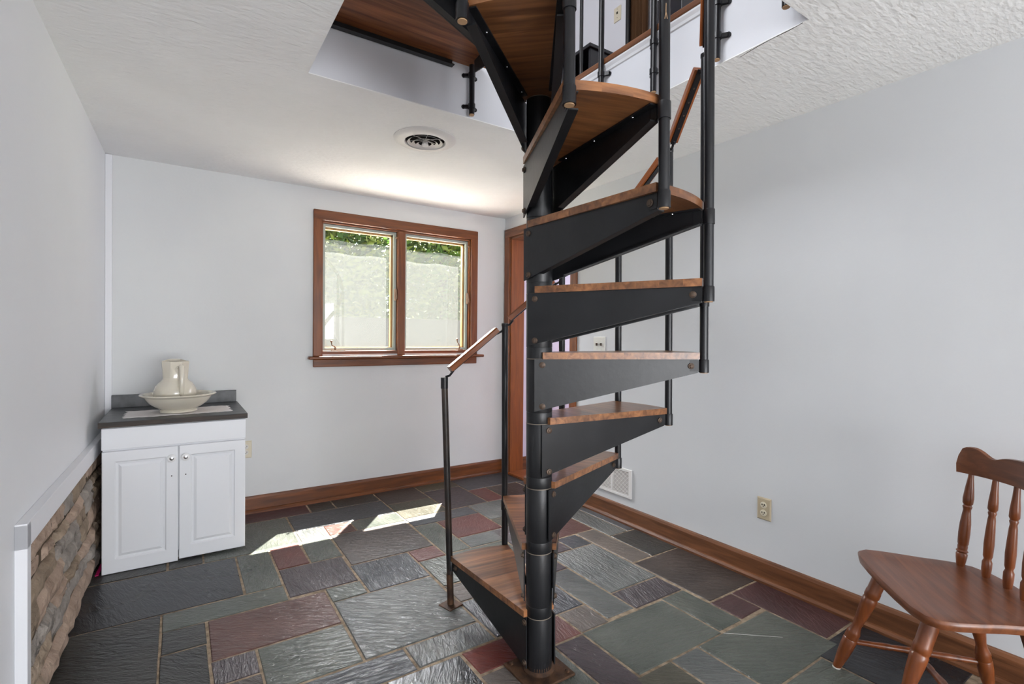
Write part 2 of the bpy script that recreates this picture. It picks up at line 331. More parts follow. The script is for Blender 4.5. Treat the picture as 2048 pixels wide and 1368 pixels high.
def flag(x0, x1, y0, y1, kind):
    j = lambda: random.uniform(-.0025, .0025)
    hx, hy = (x1-x0)/2-G/2, (y1-y0)/2-G/2
    if hx < .004 or hy < .004: return
    zt = random.uniform(-.0008, .0012); bv = .0035
    q = [(-hx+j(),-hy+j()),(hx+j(),-hy+j()),(hx+j(),hy+j()),(-hx+j(),hy+j())]
    if hy < .012 or hx < .012: bv = .001
    s = lambda v: -1 if v < 0 else 1
    vs = [(x,y,-.03) for x,y in q]+[(x,y,-.0035+zt) for x,y in q]+[(x-s(x)*bv,y-s(y)*bv,zt) for x,y in q]
    fs = [(0,1,5,4),(1,2,6,5),(2,3,7,6),(3,0,4,7),(4,5,9,8),(5,6,10,9),(6,7,11,10),(7,4,8,11),(8,9,10,11)]
    MB().add(vs, fs).build('flagstone', SL[kind], floor, False, ((x0+x1)/2, (y0+y1)/2, 0))
for t in TILES: flag(*t)
# the rest of the floor: fill uncovered cells with plain courses of flagstones
NX, NY, ST = 62, 82, .05
X00, Y00 = -.48, 0.0
occ = [[False]*NX for _ in range(NY)]
def covered(x, y): return any(a-.02 < x < b+.02 and c-.02 < y < d+.02 for a,b,c,d,_ in TILES)
for jy in range(NY):
    for ix in range(NX): occ[jy][ix] = covered(X00+(ix+.5)*ST, Y00+(jy+.5)*ST) or X00+(ix+1)*ST > 2.62
kinds = ['green','grey','dark','purple','blue','olive','redb','brown']
for jy in range(NY):
    for ix in range(NX):
        if occ[jy][ix]: continue
        wmax = random.choice([5,7,9]); hmax = random.choice([3,5,7]); ww = 0
        while ww < wmax and ix+ww < NX and not occ[jy][ix+ww]: ww += 1
        hh = 1
        while hh < hmax and jy+hh < NY and all(not occ[jy+hh][ix+q] for q in range(ww)): hh += 1
        for a in range(hh):
            for b in range(ww): occ[jy+a][ix+b] = True
        if ww*hh < 3: continue
        flag(X00+ix*ST, X00+(ix+ww)*ST, Y00+jy*ST, Y00+(jy+hh)*ST, random.choice(kinds))
M_scr = mat('scratch_white', lin(190, 190, 186), .8, .1)
MB().prism([(2.007,1.3165),(2.0915,1.2455),(2.197,1.159),(2.199,1.161),(2.0945,1.2485),(2.009,1.3195)], .0013, .0017).build('scratch_mark', M_scr, floor)
# ceiling around the stairwell
mb = MB()
E_ = 0
for x0,x1,y0,y1 in ((-.75,HX0-E_,YR,YB+.1),(HX1+E_,XR+.1,YR,YB+.1),(HX0-E_,HX1+E_,YR,HY0-E_),(HX0-E_,HX1+E_,HY1+E_,YB+.1)): mb.box(x0,x1,y0,y1,ZC,ZC+.004)
ceil_o = struct(mb.build('ceiling', M_ceil), 'white textured plaster ceiling with a square stairwell opening')
MB().prism([(HX1+.001,.945),(HX1+.006,1.0),(HX1+.004,1.06),(HX1+.009,1.12),(HX1+.02,1.2),(HX1+.019,1.2),(HX1+.006,1.12),(HX1+.002,1.06),(HX1+.003,1.0),(HX1-.0005,.945)], ZC-.0008, ZC+.001).build('plaster_crack', M_dark, ceil_o)
struct(box('wall_stairwell_back', (HX0-.015, HY1, ZC+.004), (HX1+.015, HY1+.015, Z2-.03), M_fascia), 'painted back side of the stairwell opening')
wsr = struct(box('wall_stairwell_right', (HX1, HY0-.015, ZC+.004), (HX1+.015, HY1, Z2-.03), M_fascia), 'painted right side of the stairwell opening')
struct(box('wall_stairwell_left', (HX0-.015, HY0-.015, ZC+.004), (HX0, HY1, Z2-.03), M_fascia), 'painted left side of the stairwell opening')
struct(box('wall_stairwell_front', (HX0, HY0-.015, ZC+.004), (HX1, HY0, Z2-.03), M_fascia), 'painted near side of the stairwell opening')
mb = MB()
for x0,x1,y0,y1 in ((-.6,HX0,YR,YB+.1),(HX1+.012,3.9,YR,YB+.1),(HX0,HX1+.012,YR,HY0),(HX0,HX1+.012,HY1,YB+.1)): mb.box(x0,x1,y0,y1,Z2-.027,Z2)
struct(mb.build('floor_upper', M_land), 'oak floor of the upper storey around the stairwell')
struct(box('trim_1', (HX1-.022, HY0, Z2-.028), (HX1+.012, HY1, Z2+.003), M_basey, bevel=.006), 'worn oak nosing along the right edge of the stairwell')
mb = MB(); prof = [(HX1,Z2-.066),(HX1-.006,Z2-.062),(HX1-.009,Z2-.05),(HX1-.017,Z2-.036),(HX1-.018,Z2-.029),(HX1,Z2-.029)]
n = len(prof); mb.add([(x,HY0,z) for x,z in prof]+[(x,HY1,z) for x,z in prof], [tuple(range(n)),tuple(range(2*n-1,n-1,-1))]+[(i,(i+1)%n,n+(i+1)%n,n+i) for i in range(n)])
struct(mb.build('trim_2', M_trimw), 'white cove moulding below the oak stairwell nosing')
# back wall with the window opening
WX0, WX1, WZ0, WZ1 = .925, 2.245, 1.15, 2.195
mb = MB()
for x0,x1,z0,z1 in ((-.6,WX0,-.1,ZC),(WX1,XR+.12,-.1,ZC),(WX0,WX1,-.1,WZ0),(WX0,WX1,WZ1,ZC)): mb.box(x0,x1,YB,YB+.13,z0,z1)
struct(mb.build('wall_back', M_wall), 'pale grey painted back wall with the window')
struct(box('trim_3', (XL, YB-.02, 0), (XL+.036, YB, ZC-.003), M_trimw, bevel=.003), 'thin white batten in the left back corner')
# left wall, slightly out of square
wl = struct(box('wall_left', (-.12, -8.4, 0), (0, .12, ZC), M_walll, loc=(XL, YB, 0), rot=(0,0,LWANG)), 'painted left wall in a lightened wall tone above a strip of exposed stone')
# right wall with doorway
DY0, DY1, DZ = 3.10, 4.0, 2.245
mb = MB()
for y0,y1,z0,z1 in ((-2.2,DY0,-.1,ZC),(DY1,YB+.1,-.1,ZC),(DY0,DY1,DZ,ZC),(YR,-3.9,-.1,ZC),(-3.9,-2.2,-.1,.5),(-3.9,-2.2,2.0,ZC)): mb.box(XR,XR+.14,y0,y1,z0,z1)
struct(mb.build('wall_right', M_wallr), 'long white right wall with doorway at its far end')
mb = MB()
for x0,x1,z0,z1 in ((-.8,-.3,-.1,ZC),(2.0,XR+.1,-.1,ZC),(-.3,2.0,-.1,.03),(-.3,2.0,2.1,ZC)): mb.box(x0,x1,YR-.1,YR,z0,z1)
struct(mb.build('wall_rear', M_wall), 'unseen wall behind the viewer with a wide opening added for fill light')
# baseboards
def mould(y0, y1, name, back):
    prof = [(0,0),(.034,0),(.034,.012),(.026,.024),(.018,.026),(.018,.105),(.013,.118),(0,.122)]
    mb = MB(); n = len(prof)
    if back: vs = [(y0,YB-a,b) for a,b in prof]+[(y1,YB-a,b) for a,b in prof]
    else: vs = [(XR-a,y0,b) for a,b in prof]+[(XR-a,y1,b) for a,b in prof]
    mb.add(vs, [tuple(range(n)),tuple(range(2*n-1,n-1,-1))]+[(i,(i+1)%n,n+(i+1)%n,n+i) for i in range(n)])
    return mb.build(name, M_base if back else M_basey)
struct(mould(.36, 2.6, 'baseboard_back', True), 'brown stained wooden baseboard along the back wall')
struct(mould(YR, DY0-.08, 'baseboard_right', False), 'brown stained wooden baseboard along the right wall')
# doorway
dr = struct(empty('door_1', (XR, (DY0+DY1)/2, 0)), 'open doorway with reddish brown wooden casing beside the back corner')
def dpart(name, a, b, m_, bevel=.003):
    o = box(name, a, b, m_, dr, bevel); o.matrix_parent_inverse = Matrix.Translation(-dr.location); return o
dpart('casing', (XR-.018, DY1-.002, 0), (XR, DY1+.076, DZ+.075), M_casez)
dpart('casing', (XR-.018, DY0-.072, 0), (XR, DY0+.002, DZ+.075), M_casez)
dpart('head_casing', (XR-.019, DY0-.072, DZ-.002), (XR, DY1+.076, DZ+.078), M_basey)
M_jamb = wood_mat('orange_jamb_wood', lin(112, 56, 10), lin(136, 72, 16), .6, axis=2, coat=0)
dpart('jamb', (XR, DY1-.022, 0), (XR+.15, DY1, DZ), M_jamb)
dpart('jamb', (XR, DY0, 0), (XR+.15, DY0+.022, DZ), M_casez)
dpart('head_jamb', (XR, DY0, DZ-.022), (XR+.15, DY1, DZ), M_basey)
dpart('threshold', (XR-.03, DY0+.022, 0), (XR+.16, DY1-.022, .022), M_rail, .005)
# hall beyond
struct(box('floor_hall', (XR+.14, 2.4, -.1), (4.5, 4.2, .012), M_rail), 'oak floor of the hall beyond the doorway')
struct(box('wall_hall_back', (XR+.14, 4.02, 0), (4.5, 4.14, ZC), M_lav), 'lavender white hall wall seen through the doorway')
struct(box('wall_hall_front', (XR+.14, 2.3, 0), (4.5, 2.4, ZC), M_lav), 'near wall of the hall')
mb = MB()
for y0,y1,z0,z1 in ((2.4,2.9,0,ZC),(3.9,4.14,0,ZC),(2.9,3.9,0,.85),(2.9,3.9,2.15,ZC)): mb.box(4.4,4.5,y0,y1,z0,z1)
struct(mb.build('wall_hall_end', M_lav), 'end wall of the hall with a window opening')
struct(box('ceiling_hall', (XR+.14, 2.3, ZC), (4.5, 4.14, ZC+.05), M_ceil), 'hall ceiling')
struct(box('baseboard_hall', (XR+.155, 4.004, .012), (4.4, 4.02, .135), M_base), 'brown wooden baseboard in the hall')
# upper storey
ZU = 5.0
struct(box('wall_upper_right', (3.0, YR, Z2), (3.1, YB+.1, ZU), M_fascia), 'white upstairs wall seen through the stairwell')
struct(box('wall_upper_back', (-.5, YB, Z2), (3.1, YB+.1, ZU), M_fascia), 'upstairs back wall')
struct(box('wall_upper_rear', (-.5, YR-.1, Z2), (3.1, YR, ZU), M_fascia), 'upstairs rear wall')
mb = MB()
for y0,y1,z0,z1 in ((YR,.4,Z2,ZU),(2.0,YB+.1,Z2,ZU),(.4,2.0,Z2,3.4),(.4,2.0,4.8,ZU)): mb.box(-.55,-.45,y0,y1,z0,z1)
struct(mb.build('wall_upper_left', M_fascia), 'upstairs left wall with an opening added for fill light')
struct(box('ceiling_upper', (-.55, YR-.1, ZU), (3.1, YB+.1, ZU+.1), M_ceil), 'upstairs ceiling')
# ------------------------------------------------------------------ window
wn = struct(empty('window_1', ((WX0+WX1)/2, YB, WZ0)), 'twin casement window with brown stained wooden casing on the back wall')
def wpart(o):
    o.parent = wn; o.matrix_parent_inverse = Matrix.Translation(-wn.location); return o
def wbox(name, a, b, m_, bevel=.003, parent=None):
    o = box(name, a, b, m_, None, bevel)
    if parent: o.parent = parent; o.matrix_parent_inverse = parent.matrix_world.inverted() if False else Matrix.Translation(-wn.location)@Matrix.Identity(4)
    else: wpart(o)
    return o
wbox('side_casing', (.862, YB-.022, 1.135), (.928, YB, 2.272), M_casez, .006)
wbox('side_casing', (2.243, YB-.022, 1.135), (2.312, YB, 2.272), M_casez, .006)
wbox('head_casing', (.862, YB-.023, 2.195), (2.312, YB, 2.274), M_casex, .006)
wbox('stool', (.826, YB-.06, 1.112), (2.366, YB+.12, 1.136), M_casex, .007)
wbox('apron', (.864, YB-.02, 1.052), (2.308, YB, 1.112), M_casex, .005)
wbox('frame_jamb', (.925, YB, 1.136), (.937, YB+.12, 2.195), M_casez, 0)
wbox('frame_jamb', (2.233, YB, 1.136), (2.245, YB+.12, 2.195), M_casez, 0)
wbox('frame_head', (.925, YB, 2.182), (2.245, YB+.12, 2.196), M_casex, 0)
wbox('frame_sill', (.937, YB+.004, 1.136), (2.233, YB+.12, 1.176), M_casex, .003)
wbox('mullion', (1.545, YB-.006, 1.136), (1.612, YB+.12, 2.19), M_casez, .005)
yf = YB+.045
for s0, s1, fr in ((.939,1.543,0), (1.614,2.231,1)):
    sb = MB(); fwid = .022; z0, z1 = 1.178, 2.18
    sb.box(s0,s0+fwid,yf-.012,yf+.02,z0,z1).box(s1-fwid,s1,yf-.012,yf+.02,z0,z1).box(s0+fwid,s1-fwid,yf-.012,yf+.02,z1-fwid,z1).box(s0+fwid,s1-fwid,yf-.012,yf+.02,z0,z0+fwid)
    sash = sb.build('sash', M_sash, None, False, (0,0,0), (0,0,0), .002); wpart(sash)
    def sub(o, par=sash):
        o.parent = par; o.matrix_parent_inverse = Matrix.Identity(4); return o
    st = MB(); g0, g1, gz0, gz1 = s0+fwid, s1-fwid, z0+fwid, z1-fwid; q = .016
    st.box(g0,g0+.006,yf+.02,yf+.05,gz0,gz1).box(g1-q,g1,yf+.014,yf+.05,gz0,gz1).box(g0,g1,yf+.014,yf+.05,gz1-q,gz1).box(g0,g1,yf+.02,yf+.05,gz0,gz0+.006)
    sub(st.build('glazing_stop', M_stop))
    sub(box('pane', (g0+.003, yf+.022, gz0+.003), (g1-.003, yf+.026, gz1-.003), M_glass))
    # loose dusty screens that stop short of the top and of the right edge
    for nm, zt, gap, yy, mm in (('insect_screen', 2.062 if not fr else 2.05, .008, yf+.034, M_scr1), ('insect_screen', 1.962 if not fr else 1.95, .03, yf+.042, M_scr2)):
        vs = []; nseg = 14
        for i in range(nseg+1):
            x = g0+.007+(g1-q-gap-g0-.007)*i/nseg
            vs.append((x, yy, gz0+.008)); vs.append((x, yy, zt+.006*math.sin(i*.7+fr*2)))
        sub(MB().add(vs, [(2*i,2*i+2,2*i+3,2*i+1) for i in range(nseg)]).build(nm, mm))
    cxk = 1.03 if not fr else 2.13
    ck = MB().box(cxk-.03,cxk+.075 if not fr else cxk+.03,YB-.022,YB+.0,1.177,1.186).cyl((cxk,YB-.012,1.184),(cxk,YB-.014,1.206),.008,10)
    if not fr: ck.tubepath([(cxk,YB-.014,1.204),(cxk-.01,YB-.03,1.212),(cxk-.03,YB-.03,1.222),(cxk-.034,YB-.03,1.246)],.0045,8).lathe([(.004,0),(.009,.006),(.009,.014),(.003,.018)],10,True,Matrix.Translation((cxk-.034,YB-.03,1.244)))
    else: ck.tubepath([(cxk,YB-.014,1.2),(cxk-.006,YB-.03,1.214),(cxk-.03,YB-.03,1.252),(cxk-.034,YB-.03,1.27)],.0045,8).lathe([(.004,0),(.009,.006),(.009,.014),(.003,.018)],10,True,Matrix.Translation((cxk-.033,YB-.03,1.266)))
    wpart(ck.build('crank_handle', M_latch, None, True))
    lx = 1.531 if not fr else 2.222
    wpart(MB().box(lx-.006,lx+.006,YB+.0,YB+.034,1.60,1.70).bar((lx,YB-.004,1.69),(lx+.004,YB-.012,1.612),.009,.007,(0,1,0)).build('sash_lock', M_latch, None, False, bevel=.002))
    wpart(MB().cyl((lx,YB+.004,2.13),(lx,YB-.006,2.13),.009,10).build('hinge_pin', M_latch, None, True))
# ------------------------------------------------------------------ spiral staircase
CXY = Vector((1.172, 1.559)); RB = .620; A0 = 96.76; STEP = 27.017; ZB1 = .2255; RISE = .2480
stair = empty('spiral_staircase', (CXY.x, CXY.y, 0))
axl = Vector((-fw.x, -fw.y, 0)).normalized()
stair.rotation_mode = 'QUATERNION'; stair.rotation_quaternion = Matrix.Rotation(.0085, 3, axl).to_quaternion()
tag(stair, 'black steel spiral staircase with oak treads around a centre column', 'staircase')
MB().cyl((0,0,.012),(0,0,3.72),.0482,32).build('column', M_black, stair, True)
MB().box(-.1,.1,-.1,.1,.001,.012).build('base_plate', M_rust, stair, bevel=.003)
MB().lathe([(.06,.0),(.06,.004),(.0505,.012),(.0505,.026)],32).build('base_collar', M_rust, stair, True, (0,0,.012))
for sx,sy in ((1,-1),(1,1),(-1,1),(-1,-1)):
    MB().lathe([(.009,0),(.009,.006),(.005,.009)],6).build('anchor_bolt', M_rust, stair, True, (sx*.078, sy*.078, .012))
ha = math.radians(STEP/2)
RT = .602
def tread_meshes():
    a = math.radians(STEP/2+1.15); arc = [(RT*math.cos(a-2*a*i/14), RT*math.sin(a-2*a*i/14)) for i in range(15)]
    inner = [(.0515*math.cos(-math.pi/2+math.pi*i/12), .0515*math.sin(-math.pi/2+math.pi*i/12)) for i in range(13)]
    poly = [(0,.067)]+arc+[(0,-.067)]+inner
    wood = MB().prism(poly, 0, .0255).mesh('tread', M_tread)
    def plate(s):
        p0 = Vector((-.03 if s < 0 else -.004, s*.0535+(0 if s < 0 else .0035))); p1 = Vector((.582, s*.1365)); d = (p1-p0).normalized(); nrm = Vector((-d.y, d.x))*s
        t = .005
        mb = MB(); h0, h1 = -.198, -.052
        q = [(p0,0),(p1,0),(p1,h1),(p0,h0)]
        vs = [(p.x+nrm.x*t*.5,p.y+nrm.y*t*.5,z) for p,z in q]+[(p.x-nrm.x*t*.5,p.y-nrm.y*t*.5,z) for p,z in q]
        mb.add(vs, [(0,1,2,3),(7,6,5,4),(0,4,5,1),(1,5,6,2),(2,6,7,3),(3,7,4,0)])
        i0 = p0+d*.085; w_ = .026
        def flange(za, zb, th):
            A = [(i0,za),(p1,zb)]
            vs = []
            for p,z in A:
                vs += [(p.x-nrm.x*.0025,p.y-nrm.y*.0025,z),(p.x-nrm.x*w_,p.y-nrm.y*w_,z),(p.x-nrm.x*w_,p.y-nrm.y*w_,z+th),(p.x-nrm.x*.0025,p.y-nrm.y*.0025,z+th)]
            mb.add(vs, [(3,2,1,0),(4,5,6,7),(0,1,5,4),(1,2,6,5),(2,3,7,6),(3,0,4,7)])
        f0 = .085/(p1-p0).length
        flange(-.0045, -.0045, .004); flange(h0+(h1-h0)*f0+.0005, h1+.0005, .0045)
        return mb.mesh('side_plate', M_black), p0, p1, d, nrm
    return wood, plate(1), plate(-1)
WOOD, PL_N, PL_R = tread_meshes()
SLEEVE = MB().lathe([(.0497,-.2045),(.0505,-.202),(.0505,-.003),(.0497,-.001)],36).mesh('hub_sleeve', M_black, True)
SPACER = MB().lathe([(.0494,.001),(.05,.003),(.05,.0405),(.0494,.0425)],36).mesh('spacer_ring', M_black, True)
SEAM = MB().lathe([(.0506,-.0018),(.0511,0),(.0506,.0018)],36,False).mesh('seam_ring', M_ring, True)
BOLT = MB().lathe([(.0115,0),(.0115,.004),(.008,.0055)],20).lathe([(.0075,.0045),(.0075,.0085),(.006,.0095)],6).mesh('bolt', M_bolt, True)
SCREW = MB().lathe([(.0045,0),(.004,.002),(.002,.003)],10).mesh('screw', M_steel, True)
COLLAR = MB().lathe([(.0185,-.05),(.0185,-.004),(.0172,-.001)],24).mesh('collar', M_tube, True)
LUG = {}
def place_bolt(tr, p, nrm, z, me=BOLT, name='bolt', off=.0025):
    o = link(name, me, tr, (p.x+nrm.x*off, p.y+nrm.y*off, z))
    o.rotation_euler = Vector((nrm.x, nrm.y, 0)).to_track_quat('Z','Y').to_euler(); return o
for k in range(1, 11):
    zb = ZB1+RISE*(k-1); mid = math.radians(A0-(k-.5)*STEP)
    tr = link('tread', WOOD, stair, (0,0,zb), (0,0,mid))
    link('hub_sleeve', SLEEVE, tr); link('spacer_ring', SPACER, tr); link('seam_ring', SEAM, tr)
    for (me,p0,p1,d,nrm), s in ((PL_N,1),(PL_R,-1)):
        link('side_plate', me, tr)
        pc = p0+d*(.03 if s < 0 else .008)
        place_bolt(tr, pc, nrm, -.022); place_bolt(tr, pc, nrm, -.178); place_bolt(tr, p1-d*.026, nrm, -.026)
        if k >= 7:
            for t in (.12,.3,.5):
                q = p0+d*t-nrm*.014; link('screw', SCREW, tr, (q.x,q.y,-.0048), (math.pi,0,0))
        bx, by = RB*math.cos(ha), s*RB*math.sin(ha)
        link('collar', COLLAR, tr, (bx,by,0))
        MB().bar((p1.x-d.x*.03,p1.y-d.y*.03,-.025),(bx,by,-.025),.006,.042).build('collar_lug', M_tube, tr)
RAILZ = lambda k: 1.105+RISE*k
def bpos(k, r=RB):
    a = math.radians(A0-k*STEP); return Vector((r*math.cos(a), r*math.sin(a)))
NTOP = 10
for k in range(1, NTOP+1):
    p = bpos(k); zb = ZB1+RISE*(k-1)-.05; zt = RAILZ(k) if k < 8 else 3.62
    b = MB().cyl((0,0,zb),(0,0,zt),.0155,20).build('baluster', M_tube, stair, True, (p.x,p.y,0))
    MB().cyl((0,0,zb-.0025),(0,0,zb+.001),.0135,20).build('end_plug', M_plug, b, True)
    MB().lathe([(.007,-.03),(.012,-.012),(.017,0),(.017,.012),(.012,.014)],20).build('cup_cap', M_tube, b, True, (0,0,zt+.004))
# bare chips in the paint of the post nearest the viewer
b7 = [o for o in stair.children if o.name.startswith('baluster')][6]
fdir = Vector((-fw.x, -fw.y, 0)).normalized(); sdir = Vector((fdir.y, -fdir.x, 0))
for z0_, z1_, o0, o1 in ((2.198,2.225,.001,.0005),(2.182,2.2,-.003,.0005),(2.182,2.2,.004,.001)):
    MB().bar(fdir*.0156+sdir*o0+Vector((0,0,z0_)), fdir*.0156+sdir*o1+Vector((0,0,z1_)), .0016, .0012, fdir).build('paint_chip', M_plug, b7)
# newel at the first tread, leaning a little, with its foot plate on the floor
p0 = bpos(0); ntop = Vector((1.0655, 2.174))-CXY
nb = MB().cyl((p0.x,p0.y,.007),(ntop.x,ntop.y,RAILZ(0)-.008),.0155,20).build('newel_post', M_rust, stair, True)
nm_ = nb.data; nm_.materials.append(M_tube)
MB().cyl((ntop.x-.004*0,ntop.y,RAILZ(0)-.05),(ntop.x,ntop.y,RAILZ(0)+.002),.0175,20).build('newel_cap', M_tube, nb, True)
M_worn = mat('worn_black_paint', lin(58, 46, 38), .4, .5, col2=lin(24, 22, 22), scale=9)
nb.data.materials[0] = M_worn
pm0 = p0.lerp(ntop,.02); pm1 = p0.lerp(ntop,.2)
MB().cyl((pm0.x,pm0.y,.012),(pm1.x,pm1.y,.16),.0158,20).build('rusty_length', M_rust, nb, True)
MB().box(-.042,.042,-.042,.042,.0008,.009).build('foot_plate', M_rust, stair, False, (p0.x,p0.y,0), (0,0,.25), .002)
# handrail pieces between the post tops, each on a steel strap
for k in range(0, 8):
    a = bpos(k) if k else ntop; b = bpos(k+1)
    A = Vector((a.x,a.y,RAILZ(k))); B = Vector((b.x,b.y,RAILZ(k+1))); d = (B-A).normalized(); Lg = (B-A).length
    mid = (A+B)/2
    mb = MB(); w_, h_ = .044, .026; c_ = .006
    prof = [(-w_/2,0),(w_/2,0),(w_/2,h_-c_),(w_/2-c_,h_),(-w_/2+c_,h_),(-w_/2,h_-c_)]
    hl = Lg*.385; n = len(prof)
    mb.add([(-hl,y,z) for y,z in prof]+[(hl,y,z) for y,z in prof], [tuple(range(n-1,-1,-1)),tuple(range(n,2*n))]+[(i,(i+1)%n,n+(i+1)%n,n+i) for i in range(n)])
    sd = Vector((0,0,1)).cross(d).normalized(); u = d.cross(sd)
    R3 = Matrix((d,sd,u)).transposed()
    seg = mb.build('handrail', M_rail, stair, False, mid+u*.004); seg.rotation_mode = 'QUATERNION'; seg.rotation_quaternion = R3.to_quaternion()
    MB().add([(x,y,z) for x in (-hl-.004,hl+.004) for y,z in ((-.011,-.0062),(.011,-.0062),(.011,-.0012),(-.011,-.0012))], [(3,2,1,0),(4,5,6,7),(0,1,5,4),(1,2,6,5),(2,3,7,6),(3,0,4,7)]).build('strap', M_tube, seg)
    e = Lg/2-.008
    for s in (-1,1):
        MB().tubepath([(s*(hl-.01),0,-.006),(s*(hl+.5*(e-hl)),0,-.012),(s*e,0,-.004)],.0055,8).build('strap_end', M_tube, seg, True)
    for sx in (-.55,-.18,.18,.55): MB().lathe([(.004,0),(.003,.002)],8).build('strap_screw', M_bolt, seg, True, (sx*hl,0,-.0062), (math.pi,0,0))
# landing at the top of the flight
ZL = ZB1+RISE*10
lp = [(-.67,-.085),(-.06,-.015)]+[(.0515*math.cos(math.radians(t)), .0515*math.sin(math.radians(t))) for t in (190,160,130,100,70,50)]+[(.165,.749),(-.67,.749)]
land = MB().prism(lp, ZL, ZL+.026).build('landing', M_land, stair)
def vplate(name, a, b, z0, z1a, z1b, par):
    a = Vector(a); b = Vector(b); d = (b-a).normalized(); nn = Vector((-d.y,d.x))*.0025
    vs = [(p.x+s*nn.x,p.y+s*nn.y,z) for s in (1,-1) for p,z in ((a,z0),(b,z0),(b,z1b),(a,z1a))]
    o = MB().add(vs, [(0,1,2,3),(7,6,5,4),(0,4,5,1),(1,5,6,2),(2,6,7,3),(3,7,4,0)]).build(name, M_black, par); return o
vplate('side_plate', (.05,-.02), (.098,.685), ZL, ZL-.19, ZL-.06, land)
vplate('side_plate', (-.03,-.054), (-.66,-.09), ZL, ZL-.19, ZL-.06, land)
link('hub_sleeve', SLEEVE, land, (0,0,ZL)); link('seam_ring', SEAM, land, (0,0,ZL))
MB().box(-.655,0,.716,.746,ZL-.036,ZL-.031).box(-.655,0,.741,.746,ZL-.036,ZL-.0005).build('support_angle', M_black, land)
# ------------------------------------------------------------------ stairwell guard posts
def bracket(par, z, dirv, tang):
    d = Vector(dirv); t = Vector(tang)
    b = MB()
    for s in (-1,1): b.bar(Vector((0,0,z))+d*.004, Vector((0,0,z))+d*.026+t*s*.032, .014, .016)
    b.cyl((0,0,z-.012),(0,0,z+.012),.0185,16)
    for s in (-1,1): b.cyl(Vector((0,0,z))+d*.024+t*s*.034, Vector((0,0,z))+d*.031+t*s*.034, .011, 10)
    b.build('bracket', M_tube, par, True)
rail = empty('stairwell_railing', (HX1-.032, 1.6, ZC)); tag(rail, 'black steel guard posts bracketed to the right side of the stairwell', 'railing')
for y in (1.95, 1.60, 1.27):
    b = MB().cyl((0,0,.005 if y < 1.7 else .015),(0,0,1.22),.0145,18).build('post', M_tube, rail, True, (0, y-1.6, 0))
    for z in (.10, .235): bracket(b, z, (1,0,0), (0,1,0))
    MB().cyl((0,0,.002),(0,0,.008),.0125,16).build('end_plug', M_plug, b, True)
MB().bar((0,-.5,1.23),(0,.55,1.23),.05,.03).build('top_rail', M_rail, rail)
b = MB().cyl((0,0,.03),(0,0,1.22),.0145,18).build('post', M_tube, rail, True, (-.06, HY0+.032-1.6, 0)); bracket(b, .10, (0,-1,0), (1,0,0)); bracket(b, .235, (0,-1,0), (1,0,0))
MB().cyl((0,0,.026),(0,0,.033),.0125,16).build('end_plug', M_plug, b, True)
lpst = empty('landing_post', (1.257, HY1-.030, ZC)); tag(lpst, 'short black tube clamped to the back side of the stairwell', 'post')
b = MB().cyl((0,0,.008),(0,0,.26),.0145,18).build('tube', M_tube, lpst, True)
for z in (.05, .21): bracket(lpst, z, (0,1,0), (1,0,0))
MB().cyl((0,0,.003),(0,0,.011),.0125,16).build('end_plug', M_plug, lpst, True)
# ------------------------------------------------------------------ stone strip and white frame on the left wall
LW = Matrix.Translation((XL, YB, 0))@Matrix.Rotation(LWANG, 4, 'Z')
stw = struct(box('wall_stone', (0, -1.91, 0), (.012, -.02, .625), M_smort, loc=(XL,YB,0), rot=(0,0,LWANG)), 'strip of rough tan fieldstone at the foot of the left wall')
tcap = struct(empty('trim_4', (XL, YB, 0), LWANG), 'white wooden frame around the exposed stone on the left wall')
box('cap_board', (0, -1.96, .622), (.031, -.02, .703), M_trimw, tcap, .002)
box('end_board', (0, -1.96, 0), (.031, -1.918, .70), M_trimw, tcap, .002)
random.seed(21)
wob = lambda y_, z_, t_: .014*math.sin(y_*5.3+(z_+t_*.09)*9)*min(1, (z_+t_*.09)/.1)*min(1, max(0, (.62-z_-t_*.09)/.08))
z = .004; course = 0
for hgt in (.115,.09,.07,.105,.085,.06,.09):
    y = -1.91; 
    while y < -.03:
        ln = random.uniform(.14,.46); y1 = min(y+ln, -.022)
        if -.03-y1 < .1: y1 = -.022
        ny, nz = 8, 4; base = .019+.013*(1-z/.62)+random.uniform(-.005,.007)
        vs = []; fs = []
        for iy in range(ny+1):
            for iz in range(nz+1):
                ty, tz = iy/ny, iz/nz; edge = (ty in (0,1)) or (tz in (0,1))
                yy = y+.004+(y1-y-.008)*ty+(random.uniform(-.008,.008) if 0<iy<ny else 0); zz = z+.003+(hgt-.006)*tz+random.uniform(-.004,.004)+wob(yy, z, tz)
                vs.append((.006 if edge else base+random.uniform(-.007,.007), yy, zz))
        # a second ring gives the edge its thickness
        for iy in range(ny):
            for iz in range(nz): a = iy*(nz+1)+iz; fs.append((a,a+nz+1,a+nz+2,a+1))
        for i_,v in enumerate(vs):
            iy, iz = divmod(i_, nz+1)
            if iy in (0,ny) or iz in (0,nz): vs[i_] = (base*.3+.004, v[1], min(v[2],.62))
        nv = len(vs); ring = [iy*(nz+1) for iy in range(ny+1)]+[ny*(nz+1)+iz for iz in range(1,nz+1)]+[iy*(nz+1)+nz for iy in range(ny-1,-1,-1)]+[iz for iz in range(nz-1,0,-1)]
        for r_ in ring: vs.append((.004, vs[r_][1], vs[r_][2]))
        for i_ in range(len(ring)):
            j_ = (i_+1)%len(ring); fs.append((ring[i_],ring[j_],nv+j_,nv+i_))
        ymid = (y+y1)/2
        MB().add([(x_,yy-ymid,zz-z) for x_,yy,zz in vs], fs).build('stone', random.choice(M_stones), stw, True, (0,ymid,z))
        y = y1
    z += hgt; course += 1
